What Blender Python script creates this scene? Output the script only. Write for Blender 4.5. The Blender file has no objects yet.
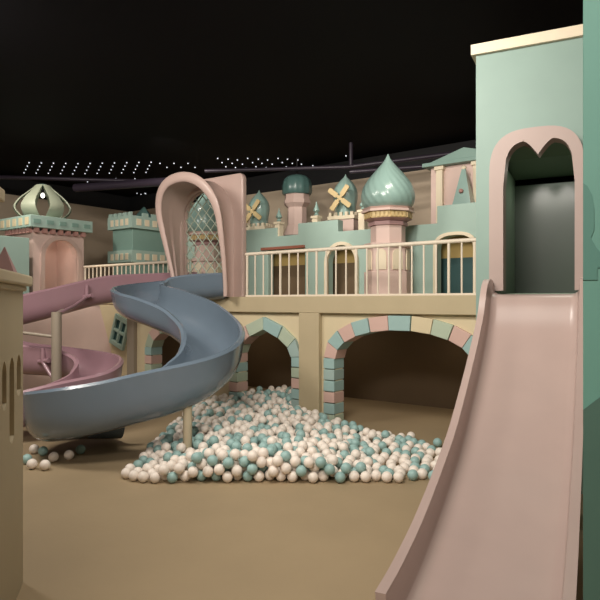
import bpy, math, random
from mathutils import Matrix, Vector
PI = math.pi
D = bpy.data; SC = bpy.context.scene; COL = SC.collection
# ------------------------------------------------------------------ camera
H = 2.1                                   # eye height; the building's axes are world x (along the facade) and y (depth)
YAW = math.atan2(.6, .8)
cam = D.cameras.new('camera'); cam.lens = 36; cam.sensor_width = 36; cam.shift_y = 2 / 600
cam.clip_end = 100
co = D.objects.new('camera', cam); COL.objects.link(co)
co.location = (0, 0, H); co.rotation_euler = (PI / 2, 0, YAW)
SC.camera = co
# ------------------------------------------------------------------ world, lights, exposure
w = D.worlds.new('world'); SC.world = w; w.use_nodes = True
w.node_tree.nodes['Background'].inputs[0].default_value = (.9, .8, .7, 1)
w.node_tree.nodes['Background'].inputs[1].default_value = .02
SC.view_settings.view_transform = 'Standard'; SC.view_settings.look = 'None'
SC.view_settings.gamma = 1; SC.view_settings.use_curve_mapping = False
SC.view_settings.exposure = 0.18

def area(name, loc, target, sx, sy, power, col=(1, .935, .85)):
    l = D.lights.new(name, 'AREA'); l.shape = 'RECTANGLE'; l.size = sx; l.size_y = sy; l.energy = power; l.color = col
    o = D.objects.new(name, l); COL.objects.link(o); o.location = loc
    o.rotation_euler = (Vector(target) - Vector(loc)).to_track_quat('-Z', 'Y').to_euler()
    return o
area('overhead_fill', (-3.2, 3.6, 5.6), (-5.5, 8.5, .8), 2.2, 1.2, 240)  # unseen area lights added overhead and behind the camera for general light
area('overhead_fill', (-8.6, 2.6, 5.6), (-9.5, 8.5, 1.2), 2.2, 1.2, 260)
area('overhead_fill', (1.6, 1.6, 5.6), (-.6, 6, 1), 1.6, 1.0, 22)
area('overhead_fill', (-1.2, -1.5, 5.6), (-3, 6, 1), 2.5, 1.2, 330)
def spot(loc, target, power, ang=70, col=(1, .92, .81)):
    l = D.lights.new('spotlight', 'SPOT'); l.energy = power; l.color = col; l.spot_size = math.radians(ang)
    l.spot_blend = .8; l.shadow_soft_size = .05
    o = D.objects.new('spotlight', l); COL.objects.link(o); o.location = loc
    o.rotation_euler = (Vector(target) - Vector(loc)).to_track_quat('-Z', 'Y').to_euler()
spot((-12.6, 6.9, 5.6), (-12.3, 9, 1.2), 160, 50, (1, .82, .62))  # warm fill spot added to lift the pink left wall
spot((-13.2, 6.5, 5.6), (-14.6, 8.8, 3.0), 210, 100)
spot((-10.6, 8.6, 5.7), (-12.8, 12.5, 3.2), 190, 100)
spot((-7.2, 8.6, 5.7), (-7.6, 11.6, 3.4), 190, 100)
spot((-4.2, 8.2, 5.7), (-4.6, 11.4, 3.4), 170, 100)

# ------------------------------------------------------------------ placing helpers
def cw(X, Z, z=0.):                        # camera-aligned plan coordinates -> world
    return Vector((.8 * X - .6 * Z, .6 * X + .8 * Z, z))
def ratio(x):
    d = (x - 300) / 600
    return (.8 * d - .6), (.6 * d + .8)
def U(x, v): a, b = ratio(x); return v * a / b          # world x of picture column x on the plane y = v
def V(x, u): a, b = ratio(x); return u * b / a          # world y of picture column x on the plane x = u
def ZV(x, y, v): return H + (302 - y) / 600 * v / ratio(x)[1]
def ZU(x, y, u): return H + (302 - y) / 600 * u / ratio(x)[0]
# ------------------------------------------------------------------ materials
def lin(c):
    return tuple(((q / 255) / 12.92 if q / 255 <= .04045 else ((q / 255 + .055) / 1.055) ** 2.4) for q in c)
def mat(name, rgb, rough=.6, var=.06, scale=3., metal=0., coat=0., bump=.0, emit=None):
    m = D.materials.new(name); m.use_nodes = True; nt = m.node_tree; b = nt.nodes['Principled BSDF']
    c = lin(rgb)
    tc = nt.nodes.new('ShaderNodeTexCoord'); nz = nt.nodes.new('ShaderNodeTexNoise'); nz.inputs['Scale'].default_value = scale
    nz.inputs['Detail'].default_value = 4
    nt.links.new(tc.outputs['Object'], nz.inputs['Vector'])
    mx = nt.nodes.new('ShaderNodeMix'); mx.data_type = 'RGBA'
    mx.inputs['A'].default_value = tuple(q * (1 - var) for q in c) + (1,); mx.inputs['B'].default_value = tuple(min(1, q * (1 + var)) for q in c) + (1,)
    nt.links.new(nz.outputs['Fac'], mx.inputs['Factor']); nt.links.new(mx.outputs['Result'], b.inputs['Base Color'])
    b.inputs['Roughness'].default_value = rough; b.inputs['Specular IOR Level'].default_value = .1 if name == 'black_ceiling' else .5; b.inputs['Metallic'].default_value = metal
    b.inputs['Coat Weight'].default_value = coat; b.inputs['Coat Roughness'].default_value = .15
    if bump:
        n2 = nt.nodes.new('ShaderNodeTexNoise'); n2.inputs['Scale'].default_value = scale * 12
        nt.links.new(tc.outputs['Object'], n2.inputs['Vector'])
        bp = nt.nodes.new('ShaderNodeBump'); bp.inputs['Strength'].default_value = bump; bp.inputs['Distance'].default_value = .01
        nt.links.new(n2.outputs['Fac'], bp.inputs['Height']); nt.links.new(bp.outputs['Normal'], b.inputs['Normal'])
    if emit:
        b.inputs['Emission Color'].default_value = lin(rgb) + (1,); b.inputs['Emission Strength'].default_value = emit
    return m
M = dict(
    beige=mat('beige_paint', (190, 176, 148), .6), beige_light=mat('light_beige_paint', (210, 194, 160), .6),
    sand=mat('sand_paint', (184, 168, 136), .65), cream=mat('cream_paint', (224, 210, 184), .55),
    stone=mat('tower_stone_paint', (172, 158, 130), .65),
    teal=mat('mint_paint', (158, 182, 172), .6), teal_deep=mat('deep_mint_paint', (124, 154, 144), .5),
    teal_dome=mat('mint_gloss', (140, 168, 160), .3, coat=.4), dome_dark=mat('dark_mint_gloss', (78, 108, 104), .35, coat=.3),
    pink=mat('pink_paint', (210, 184, 174), .6), pink_deep=mat('deep_pink_paint', (176, 132, 124), .6),
    mauve=mat('mauve_paint', (168, 134, 132), .6),
    blush=mat('blush_plastic', (196, 170, 160), .45, coat=.15), slide_pink=mat('rose_plastic', (180, 158, 150), .3, coat=.3),
    slide_blue=mat('blue_grey_plastic', (106, 120, 133), .22, coat=.6), slide_mauve=mat('mauve_plastic', (158, 124, 132), .3, coat=.4),
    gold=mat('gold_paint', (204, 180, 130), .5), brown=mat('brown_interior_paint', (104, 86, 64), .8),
    ochre=mat('ochre_paint', (176, 150, 92), .7), petrol=mat('petrol_paint', (44, 78, 78), .6), lintel=mat('brick_red_paint', (150, 92, 74), .6),
    rail=mat('ivory_rail_paint', (228, 214, 194), .4), steel=mat('grey_post_paint', (150, 138, 122), .45),
    brick_teal=mat('teal_brick', (154, 182, 178), .6), brick_pink=mat('pink_brick', (206, 172, 160), .6),
    brick_green=mat('sage_brick', (176, 188, 166), .6), brick_grey=mat('grey_blue_brick', (156, 176, 170), .6), joint=mat('brick_joint', (118, 118, 98), .8),
    floor=mat('tan_padded_floor', (158, 138, 108), .6, .12, 1.2, bump=.15),
    ceil=mat('black_ceiling', (4, 3, 6), .7), pipe=mat('dark_pipe', (52, 44, 56), .4), net=mat('net_rope', (168, 178, 160), .6),
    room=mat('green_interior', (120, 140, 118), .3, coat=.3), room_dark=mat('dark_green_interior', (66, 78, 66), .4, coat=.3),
    panel=mat('sea_green_panel', (108, 158, 144), .6), panel_dark=mat('sea_green_silhouette', (90, 138, 126), .6), panel_low=mat('grey_green_panel', (80, 112, 100), .6),
    ball_cream=mat('cream_ball_plastic', (238, 226, 214), .45), ball_teal=mat('teal_ball_plastic', (150, 182, 178), .45),
    teal_tower=mat('grey_mint_paint', (134, 158, 148), .55), frame_pink=mat('frame_pink_paint', (172, 152, 144), .5),
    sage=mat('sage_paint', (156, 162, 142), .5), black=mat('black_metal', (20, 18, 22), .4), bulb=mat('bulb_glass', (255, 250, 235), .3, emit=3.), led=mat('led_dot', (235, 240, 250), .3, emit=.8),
)
# ------------------------------------------------------------------ mesh helper
class MB:
    def __init__(s): s.v = []; s.f = []; s.m = []; s.sm = []; s.T = Matrix.Identity(4)
    def add(s, vs, fs, m=0, smooth=False):
        n = len(s.v); s.v += [tuple(s.T @ Vector(p)) for p in vs]
        for f in fs: s.f.append([n + i for i in f]); s.m.append(m); s.sm.append(smooth)
        return s
    def box(s, x0, x1, y0, y1, z0, z1, m=0):
        return s.add([(x0, y0, z0), (x1, y0, z0), (x1, y1, z0), (x0, y1, z0), (x0, y0, z1), (x1, y0, z1), (x1, y1, z1), (x0, y1, z1)],
                     [(3, 2, 1, 0), (4, 5, 6, 7), (0, 1, 5, 4), (1, 2, 6, 5), (2, 3, 7, 6), (3, 0, 4, 7)], m)
    def prism(s, poly, a0, a1, ax='y', m=0):           # poly in (x,z) for ax y, (y,z) for ax x, (x,y) for ax z
        def P(p, a): return {'y': (p[0], a, p[1]), 'x': (a, p[0], p[1]), 'z': (p[0], p[1], a)}[ax]
        n = len(poly); vs = [P(p, a0) for p in poly] + [P(p, a1) for p in poly]
        return s.add(vs, [tuple(range(n))[::-1], tuple(range(n, 2 * n))] + [(i, (i + 1) % n, n + (i + 1) % n, n + i) for i in range(n)], m)
    def lathe(s, prof, c=(0, 0), n=24, m=0, smooth=True, ribs=0, amp=0., twist=0., ph=0.):
        vs = []; fs = []; k = len(prof)
        z0 = prof[0][1]; zr = (prof[-1][1] - z0) or 1
        for r, z in prof:
            for i in range(n):
                a = 2 * PI * i / n + ph
                rr = r * (1 + amp * abs(math.cos(ribs / 2 * (a + twist * (z - z0) / zr))) - amp) if ribs else r
                vs.append((c[0] + rr * math.cos(a), c[1] + rr * math.sin(a), z))
        for j in range(k - 1):
            for i in range(n):
                i2 = (i + 1) % n; fs.append((j * n + i, j * n + i2, (j + 1) * n + i2, (j + 1) * n + i))
        s.add(vs, fs, m, smooth)
        nn = len(s.v) - len(vs)
        s.f.append([nn + i for i in range(n)][::-1]); s.m.append(m); s.sm.append(False)
        s.f.append([nn + (k - 1) * n + i for i in range(n)]); s.m.append(m); s.sm.append(False)
        return s
    def sweep(s, pts, prof, m=0, up=(0, 0, 1), closed_prof=True, caps=True, smooth=True):   # prof(i) -> list of (side, height)
        vs = []; fs = []; pts = [Vector(p) for p in pts]; n = None
        for i, p in enumerate(pts):
            t = (pts[min(i + 1, len(pts) - 1)] - pts[max(i - 1, 0)]); t.z *= 0 if up == 'flat' else 1
            t.normalize(); uu = Vector((0, 0, 1)) if up == 'flat' else Vector(up)
            sd = uu.cross(t)
            if sd.length < 1e-4: sd = Vector((1, 0, 0))
            sd.normalize(); u2 = t.cross(sd) if up != 'flat' else Vector((0, 0, 1))
            pr = prof(i) if callable(prof) else prof
            n = len(pr); vs += [p + sd * a + u2 * b for a, b in pr]
        for j in range(len(pts) - 1):
            for i in range(n if closed_prof else n - 1):
                i2 = (i + 1) % n; fs.append((j * n + i, j * n + i2, (j + 1) * n + i2, (j + 1) * n + i))
        if caps: fs += [tuple(range(n))[::-1], tuple(range((len(pts) - 1) * n, len(pts) * n))]
        return s.add(vs, fs, m, smooth)
    def tube(s, pts, r, n=10, m=0):
        d = Vector(pts[-1]) - Vector(pts[0]); up = (0, 0, 1) if abs(d.normalized().z) < .9 else (0, 1, 0)
        return s.sweep(pts, [(r * math.cos(2 * PI * i / n), r * math.sin(2 * PI * i / n)) for i in range(n)], m, up)
    def sphere(s, c, r, n=16, k=9, m=0, sz=1.):
        return s.lathe([(max(r * math.sin(PI * j / k), 1e-4), c[2] - r * sz * math.cos(PI * j / k)) for j in range(k + 1)], (c[0], c[1]), n, m)
    def build(s, name, mats, parent=None, world=False, bev=0., label=None):
        me = D.meshes.new(name); vs = s.v
        if parent is not None and world:
            inv = parent['_m'] if False else WM[parent.name].inverted(); vs = [tuple(inv @ Vector(p)) for p in vs]
        me.from_pydata(vs, [], s.f); me.validate()
        if not isinstance(mats, (list, tuple)): mats = [mats]
        for q in mats: me.materials.append(M[q])
        for p, a, b in zip(me.polygons, s.m, s.sm): p.material_index = a; p.use_smooth = b
        import bmesh
        bm = bmesh.new(); bm.from_mesh(me); bmesh.ops.recalc_face_normals(bm, faces=bm.faces); bm.to_mesh(me); bm.free()
        o = D.objects.new(name, me); COL.objects.link(o)
        if parent is not None:
            o.parent = parent; WM[o.name] = WM[parent.name]
        else: WM[o.name] = Matrix.Identity(4)
        if bev:
            b = o.modifiers.new('bevel', 'BEVEL'); b.width = bev; b.segments = 2; b.limit_method = 'ANGLE'; b.angle_limit = .6
            me.polygons.foreach_set('use_smooth', [True] * len(me.polygons)) if False else None
        if any(s.sm): me.set_sharp_from_angle(angle=.75)
        if label: o['label'] = label
        return o
WM = {}
def root(name, label, cat, loc=(0, 0, 0), rz=0., group=None):
    o = D.objects.new(name, None); COL.objects.link(o); o.empty_display_size = .1
    o.location = loc; o.rotation_euler = (0, 0, rz); o['label'] = label; o['category'] = cat
    if group: o['group'] = group
    WM[o.name] = Matrix.Translation(loc) @ Matrix.Rotation(rz, 4, 'Z')
    return o
def tag(o, label, cat, group=None, kind=None):
    o['label'] = label; o['category'] = cat
    if group: o['group'] = group
    if kind: o['kind'] = kind
    return o
def origin(o, loc):                        # give a one-mesh thing its origin at its base
    l = Vector(loc); o.data.transform(Matrix.Translation(-l)); o.location = l; return o
def catmull(P, n=6):
    Q = [[2 * a - b for a, b in zip(P[0], P[1])]] + [list(p) for p in P] + [[2 * a - b for a, b in zip(P[-1], P[-2])]]; o = []
    for i in range(1, len(Q) - 2):
        for k in range(n):
            t = k / n
            o.append([.5 * (2 * b + (-a + c) * t + (2 * a - 5 * b + 4 * c - d) * t * t + (-a + 3 * b - 3 * c + d) * t ** 3) for a, b, c, d in zip(*Q[i - 1:i + 3])])
    o.append(list(P[-1])); return o
def arch(x0, x1, zs, zt, n=12, e=2., pt=0.):   # arch curve from left springing to right springing
    c, a, h = (x0 + x1) / 2, (x1 - x0) / 2, zt - zs; o = []
    for i in range(n + 1):
        t = PI * i / n; cs, sn = math.cos(t), math.sin(t)
        x = -math.copysign(abs(cs) ** (2 / e), cs); z = abs(sn) ** (2 / e)
        if pt: z = (1 - pt) * z + pt * (1 - abs(x))
        o.append((c + a * x, zs + h * z))
    return o

# ================================================================== THE SETTING
UL, UR, VF, VB, ZC, ZW = -18., 3.4, -4., 13.7, 5.9, 5.37
def struct(name, mb, m):
    o = mb.build(name, m); o['kind'] = 'structure'; return o
mw = mat('wall_two_tone_paint', (192, 174, 152), .7); nt = mw.node_tree; b = nt.nodes['Principled BSDF']
src = b.inputs['Base Color'].links[0].from_socket
geo = nt.nodes.new('ShaderNodeNewGeometry'); sp = nt.nodes.new('ShaderNodeSeparateXYZ'); gt = nt.nodes.new('ShaderNodeMath'); gt.operation = 'GREATER_THAN'
gt.inputs[1].default_value = ZW; mx = nt.nodes.new('ShaderNodeMix'); mx.data_type = 'RGBA'; mx.inputs['B'].default_value = (.003, .003, .004, 1)
nt.links.new(geo.outputs['Position'], sp.inputs[0]); nt.links.new(sp.outputs['Z'], gt.inputs[0]); nt.links.new(gt.outputs[0], mx.inputs['Factor'])
nt.links.new(src, mx.inputs['A']); nt.links.new(mx.outputs['Result'], b.inputs['Base Color'])
M['wall'] = mw
struct('floor', MB().box(UL, UR, VF, VB, -.2, 0), 'floor')
struct('ceiling', MB().box(UL, UR, VF, VB, ZC, ZC + .2), 'ceil')
struct('wall_left', MB().box(UL - .2, UL, VF, VB, -.2, ZC + .2), 'wall')
struct('wall_right', MB().box(UR, UR + .2, VF, VB, -.2, ZC + .2), 'wall')
struct('wall_back', MB().box(UL - .2, UR + .2, VB, VB + .2, -.2, ZC + .2), 'wall')
struct('wall_front', MB().box(UL - .2, UR + .2, VF - .2, VF, -.2, ZC + .2), 'wall')

# ================================================================== ARCADE UNDER THE DECK
VA = 8.5; TH = .22; ZB = 1.91; ZD = 2.2
UE = U(131, VA); UR2 = -2.35
arc = root('arcade', 'long beige arcade under the raised deck, three arches edged in pastel bricks', 'play structure', (-6.5, VA, 0))
A0 = (-10.36, -9.12); A1 = (-7.84, -6.52); A2 = (-5.62, -3.16)
def arches():
    return [(A0, arch(*A0, 1.13, 1.56, 6, 2.2, .45)), (A1, arch(*A1, 1.13, 1.61, 6, 2.2, .45)), (A2, arch(*A2, 1.15, 1.67, 11, 2.1))]
poly = [(UE, 0)]
for (a, b_), crv in arches(): poly += [(a, 0)] + crv + [(b_, 0)]
poly += [(UR2, 0), (UR2, ZB), (UE, ZB)]
MB().prism(poly, VA, VA + TH, 'y').build('wall_panel', 'beige_light', arc, True)
MB().box(UE - .02, UR2, VA - .1, VA + .2, ZB, ZD).build('beam', 'sand', arc, True, .012)
for (xa, xb) in ((-6.33, -5.90),):
    MB().box(xa, xb, VA - .1, VA, 0, ZB).build('pilaster', 'sand', arc, True, .01)
MB().box(UE - .02, UE + .22, VA - .1, VA, 0, ZB).build('pilaster', 'steel', arc, True, .01, 'grey-beige end pilaster')
rnd = random.Random(5)
cols = ['brick_teal', 'brick_pink', 'brick_green', 'brick_grey', 'joint', 'beige_light']
for k, ((a, b_), crv) in enumerate(arches()):
    mb = MB(); zs = crv[0][1]; wd = .21; seq = [[0, 1, 2, 3], [1, 0, 2, 1, 0, 3], [0, 3, 0, 1, 0, 2]][k]
    for side in (-1, 1):
        x0 = a - wd if side < 0 else b_; x1 = a if side < 0 else b_ + wd; n = 6; hh = zs / n
        mb.box(x0 + .012, x1 - .012, VA - .035, VA + TH + .01, 0, zs, 4) if True else 0
        xin0 = x0 - (0 if side < 0 else .008); xin1 = x1 + (.008 if side < 0 else 0)
        for j in range(n):
            c = seq[(n - 1 - j + (1 if side > 0 else 0)) % len(seq)]
            mb.box(xin0, xin1, VA - .06, VA + TH + .03, j * hh + .008, (j + 1) * hh - .008, c)
    # voussoirs: outer curve offset from the inner one
    nc = []
    for i, p in enumerate(crv):
        q0, q1 = crv[max(i - 1, 0)], crv[min(i + 1, len(crv) - 1)]
        t = Vector((q1[0] - q0[0], q1[1] - q0[1])).normalized(); nrm = Vector((-t.y, t.x))
        if i in (0, len(crv) - 1): nrm = Vector((-1 if i == 0 else 1, 0))
        nc.append((p[0] + nrm.x * wd, min(p[1] + nrm.y * wd * 1.05, ZB - .015)))
    vs = [2, 1, 2, 0, 2, 3] if k < 2 else [1, 0, 1, 0, 1, 0, 5, 2, 1, 0, 2]
    for i in range(len(crv) - 1):
        e = .02
        def lp(p, q, t): return (p[0] + (q[0] - p[0]) * t, p[1] + (q[1] - p[1]) * t)
        ins = lambda p: (p[0] + (((a + b_) / 2) - p[0]) * .02, p[1] - .015)
        pl = [ins(lp(crv[i], crv[i + 1], e)), ins(lp(crv[i], crv[i + 1], 1 - e)), lp(nc[i], nc[i + 1], 1 - e), lp(nc[i], nc[i + 1], e)]
        mb.prism(pl, VA - .06 - .012 * (i % 2), VA + TH + .03, 'y', vs[i % len(vs)])
    mb.build('arch_surround', cols, arc, True, .008)
# space below the deck
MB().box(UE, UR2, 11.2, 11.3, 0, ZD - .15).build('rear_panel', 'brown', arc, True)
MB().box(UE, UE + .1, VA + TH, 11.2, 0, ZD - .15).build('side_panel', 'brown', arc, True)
MB().box(UE - .02, UR2, VA + .2, 13.6, ZD - .15, ZD).build('deck', 'sand', arc, True)
# stepped block glimpsed inside the left arch
st = MB()
for i in range(5): st.box(-10.25 + i * .16, -10.09 + i * .16, 9.3, 9.8, 1.62 - i * .1, 2.05)
st.build('stepped_soffit', 'cream', arc, True)

for lx in (-9.6, -7.0, -4.2):               # shallow fill lamps added under the deck to brighten the arch interiors
    lp_ = root('deck_fill', 'added round fill lamp under the deck behind the %s arch' % {-9.6: 'left', -7.0: 'middle', -4.2: 'right'}[lx], 'lamp', (lx, 10.2, ZD - .16))
    MB().lathe([(.09, 0), (.09, -.03), (.06, -.035)], (0, 0), 20).build('housing', 'cream', lp_)
    l = D.lights.new('deck_fill_light', 'AREA'); l.shape = 'DISK'; l.size = .12; l.energy = 4; l.color = (1, .82, .6)
    o = D.objects.new('deck_fill_light', l); COL.objects.link(o); o.parent = lp_; o.location = (0, 0, -.04)
# left wing: pink recess, leaning cottage front, deck
wing = root('curved_wall', 'pink curved wall below the upper walkway at the left', 'play structure', (-12.4, 9.2, 0))
pts = [(-14.9, 6.2), (-13.75, 6.9), (-13.5, 7.8), (-13.1, 8.6), (-12.4, 9.05), (-11.6, 9.1), (UE - .1, 9.1)]
cp = catmull(pts, 6)
MB().sweep([(p[0], p[1], 0) for p in cp], [(-.06, 0), (.06, 0), (.06, ZD - .15), (-.06, ZD - .15)], up='flat').build('wall_shell', 'pink', wing, True)
MB().prism([(-15.4, 6.0), (-13.6, 6.0), (-13.5, 7.5), (-13.2, 8.5), (-12.5, 8.9), (UE - .03, 8.9), (UE - .03, 13.6), (-15.4, 13.6)], ZD - .15, ZD, 'z').build('walkway', 'sand', wing, True, .01)
cot = root('cottage_front', 'leaning beige cottage front with a tilted four-pane window', 'play structure', (-12., 8.75, 0))
v0 = 8.8
MB().prism([(U(121, v0), 0), (UE - .04, 0), (UE - .04, ZD - .17), (U(99, v0), ZD - .17), (U(108, v0), 1.2)], v0, v0 + .14, 'y').build('front_panel', 'beige_light', cot, True, .01)
wf = MB(); wc = Vector((U(119, v0 - .06), v0, ZV(119.5, 332, v0 - .06)))
T = Matrix.Translation(wc) @ Matrix.Rotation(math.radians(20), 4, 'Y') @ Matrix.Rotation(math.radians(0), 4, 'X')
wf.T = T; a_, b2 = .27, .37
# frame with curved outline
for (x0, x1, z0, z1) in ((-a_, -a_ + .07, -b2, b2), (a_ - .07, a_, -b2, b2), (-a_ + .07, a_ - .07, -b2, -b2 + .11), (-a_ + .07, a_ - .07, b2 - .11, b2), (-.03, .03, -b2 + .11, b2 - .11), (-a_ + .07, -.03, -.035, .035), (.03, a_ - .07, -.035, .035)):
    wf.box(x0, x1, -.08, 0, z0, z1)
cw_ = wf.build('window', 'teal', cot, True, .012, 'tilted mint window frame with four small panes')
pn = MB(); pn.T = T; pn.box(-a_ + .06, a_ - .06, -.02, -.004, -b2 + .1, b2 - .1); pn.build('pane', 'petrol', cw_, True)

# ================================================================== RAILINGS
def railing(u0, u1, v, step, label, posts=()):
    t = root('railing', label, 'railing', ((u0 + u1) / 2, v, ZD))
    MB().tube([(u0, v, 3.0), (u1, v, 3.0)], .032, 12).build('handrail', 'rail', t, True)
    MB().box(u0, u1, v - .015, v + .015, ZD, ZD + .03).build('bottom_rail', 'rail', t, True)
    n = round((u1 - u0) / step)
    for i in range(n + 1):
        x = u0 + .03 + (u1 - u0 - .06) * i / n; r = .022 if i % 4 == 0 else .015
        MB().tube([(x, v, ZD + .03), (x, v, 2.985)], r, 8).build('baluster', 'rail', t, True)
railing(-7.62, -2.75, 8.46, .2, 'ivory railing on the deck edge between pink hood and mint tower')
railing(-13.66, -9.75, 9.0, .17, 'ivory railing on the far walkway between pink arch tower and hood')

# ================================================================== CASTLE BACKDROP ON THE DECK
VC = 10.6
def zc(x, y): return ZV(x, y, VC)
def uc(x): return U(x, VC)
cas = root('castle_wall', 'mint stepped castle wall with dark doorways behind the railing', 'castle wall', (-7, VC, ZD))
d0, d1, dz = uc(268), uc(305), zc(286, 249)
a0, a1 = uc(328), uc(356); az = zc(342, 245)
b0, b1 = uc(437), uc(474); bz = zc(456, 235)
s1 = zc(250, 230); s2 = zc(318, 221.5); s3 = zc(345, 231); s4 = zc(457, 204)
poly = [(uc(178), ZD), (d0, ZD), (d0, dz), (d1, dz), (d1, ZD), (a0, ZD)] + arch(a0, a1, az - .35, az, 12) + [(a1, ZD), (b0, ZD)] + arch(b0, b1, bz - .25, bz, 12, 2.6) + \
       [(b1, ZD), (uc(500), ZD), (uc(500), s4), (uc(437), s4), (uc(437), s3), (uc(338), s3), (uc(338), s2), (uc(298), s2), (uc(298), s1 - .2), (uc(277), s1 - .2), (uc(277), s1), (uc(178), s1)]
MB().prism(poly, VC, VC + .2, 'y').build('wall_panel', 'teal', cas, True, .012)
mb = MB()
def archtrim(mb, x0, x1, zs, zt, wd, y0, y1, n=14, e=2., pt=0., base=ZD, m=0, ax='y'):
    i_ = [(x0, base)] + arch(x0, x1, zs, zt, n, e, pt) + [(x1, base)]; o_ = [(x0 - wd, base)] + arch(x0 - wd, x1 + wd, zs, zt + wd, n, e, pt) + [(x1 + wd, base)]
    for i in range(len(i_) - 1): mb.prism([i_[i], i_[i + 1], o_[i + 1], o_[i]], y0, y1, ax, m)
archtrim(mb, a0, a1, az - .35, az, .07, VC - .05, VC + .03); mb.build('arch_trim', 'cream', cas, True)
mb = MB(); archtrim(mb, b0, b1, bz - .25, bz, .06, VC - .05, VC + .03, e=2.6); mb.build('arch_trim', 'cream', cas, True)
MB().box(uc(262), d1, VC - .05, VC + .02, dz, dz + .06).build('lintel', 'lintel', cas, True, 0, 'brick-red door lintel')
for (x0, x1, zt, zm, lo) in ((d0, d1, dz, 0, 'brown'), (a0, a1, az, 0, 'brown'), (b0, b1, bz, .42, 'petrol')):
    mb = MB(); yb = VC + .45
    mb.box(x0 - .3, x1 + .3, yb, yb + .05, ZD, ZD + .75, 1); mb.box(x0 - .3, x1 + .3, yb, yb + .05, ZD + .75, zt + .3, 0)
    mb.build('recess_panel', ['ochre', lo], cas, True)  # yellow-to-dark light gradient of the doorways put into two colours

def onion(r, h, n=22):                     # bulbous dome profile, tip drawn out
    ks = [(.80, 0), (.93, .06), (1.0, .17), (.99, .28), (.91, .40), (.76, .52), (.56, .64), (.36, .75), (.20, .84), (.10, .91), (.05, .96), (.012, 1.0)]
    cr = catmull([list(k) for k in ks], 3); return [(max(a, .008) * r, b * h) for a, b in cr]
def octo(mb, r0, r1, z0, z1, m=0, n=8): mb.lathe([(r0, z0), (r1, z1)], (0, 0), n, m, False, ph=PI / n)
def crenels(mb, x0, x1, y0, y1, z, h, n, w_=.5, t=.06, m=0):       # merlons round a rectangle
    for i in range(n):
        f = (i + .5) / n; hw = (x1 - x0) / n * w_ / 2; xc = x0 + (x1 - x0) * f
        mb.box(xc - hw, xc + hw, y0, y0 + t, z, z + h, m); mb.box(xc - hw, xc + hw, y1 - t, y1, z, z + h, m)
        hw = (y1 - y0) / n * w_ / 2; yc = y0 + (y1 - y0) * f
        if 0 < i < n - 1:
            mb.box(x0, x0 + t, yc - hw, yc + hw, z, z + h, m); mb.box(x1 - t, x1, yc - hw, yc + hw, z, z + h, m)

def dome_tower(x, v, label, zd, zt, r):    # large swirled dome on an octagonal pink tower
    u = U(x, v); t = root('dome_tower', label, 'tower', (u, v, ZD), math.radians(10)); s = r / .51
    k = zd - ZD
    mb = MB(); octo(mb, .45 * s, .45 * s, 0, k * .28); octo(mb, .41 * s, .41 * s, k * .28, k * .55); octo(mb, .46 * s, .46 * s, k * .55, k * .6); octo(mb, .33 * s, .33 * s, k * .6, k * .8)
    mb.build('column', 'pink', t, bev=.008)
    mb = MB(); octo(mb, .37 * s, .37 * s, k * .8, k * .84); octo(mb, .33 * s, .46 * s, k * .84, k * .875); mb.build('lower_moulding', 'mauve', t)
    mb = MB(); octo(mb, .44 * s, .44 * s, k * .875, k * .95)
    for i in range(8):
        a = 2 * PI * i / 8
        for q in (-1.5, -.5, .5, 1.5):
            mb.T = Matrix.Rotation(a, 4, 'Z'); rr = .44 * s * math.cos(PI / 8)
            mb.box(rr, rr + .025, q * .08 * s - .022 * s, q * .08 * s + .022 * s, k * .885, k * .94)
    mb.T = Matrix.Identity(4); mb.build('dentil_band', 'gold', t, label='pale gold toothed band')
    mb = MB(); octo(mb, .5 * s, .5 * s, k * .95, k * .975); octo(mb, .46 * s, .5 * s, k * .975, k); mb.build('cornice', 'pink', t)
    for i in range(8):                     # arched niches on the faces
        a = 2 * PI * i / 8; mb = MB(); mb.T = Matrix.Rotation(a, 4, 'Z'); rr = .41 * s * math.cos(PI / 8)
        ar = arch(-.1 * s, .1 * s, k * .46, k * .53, 8); mb.prism([(-.1 * s, k * .3)] + ar + [(.1 * s, k * .3)], rr - .01, rr + .02, 'x')
        mb.build('niche', 'cream', t)
    mb = MB(); mb.lathe([(a, b + k) for a, b in onion(r, (zt - zd))], (0, 0), 96, 0, True, 20, .035, 1.3)
    mb.build('dome', 'teal_dome', t, label='swirled mint onion dome')
dome_tower(388, 9.9, 'pink octagonal tower with large swirled mint onion dome behind the railing', ZV(388, 209, 9.9), ZV(388, 154, 9.9), .5)
dome_tower(207, 10.0, 'onion-domed tower seen through the diamond net of the pink hood', ZV(207, 233, 10), ZV(207, 185, 10), .46)

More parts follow.
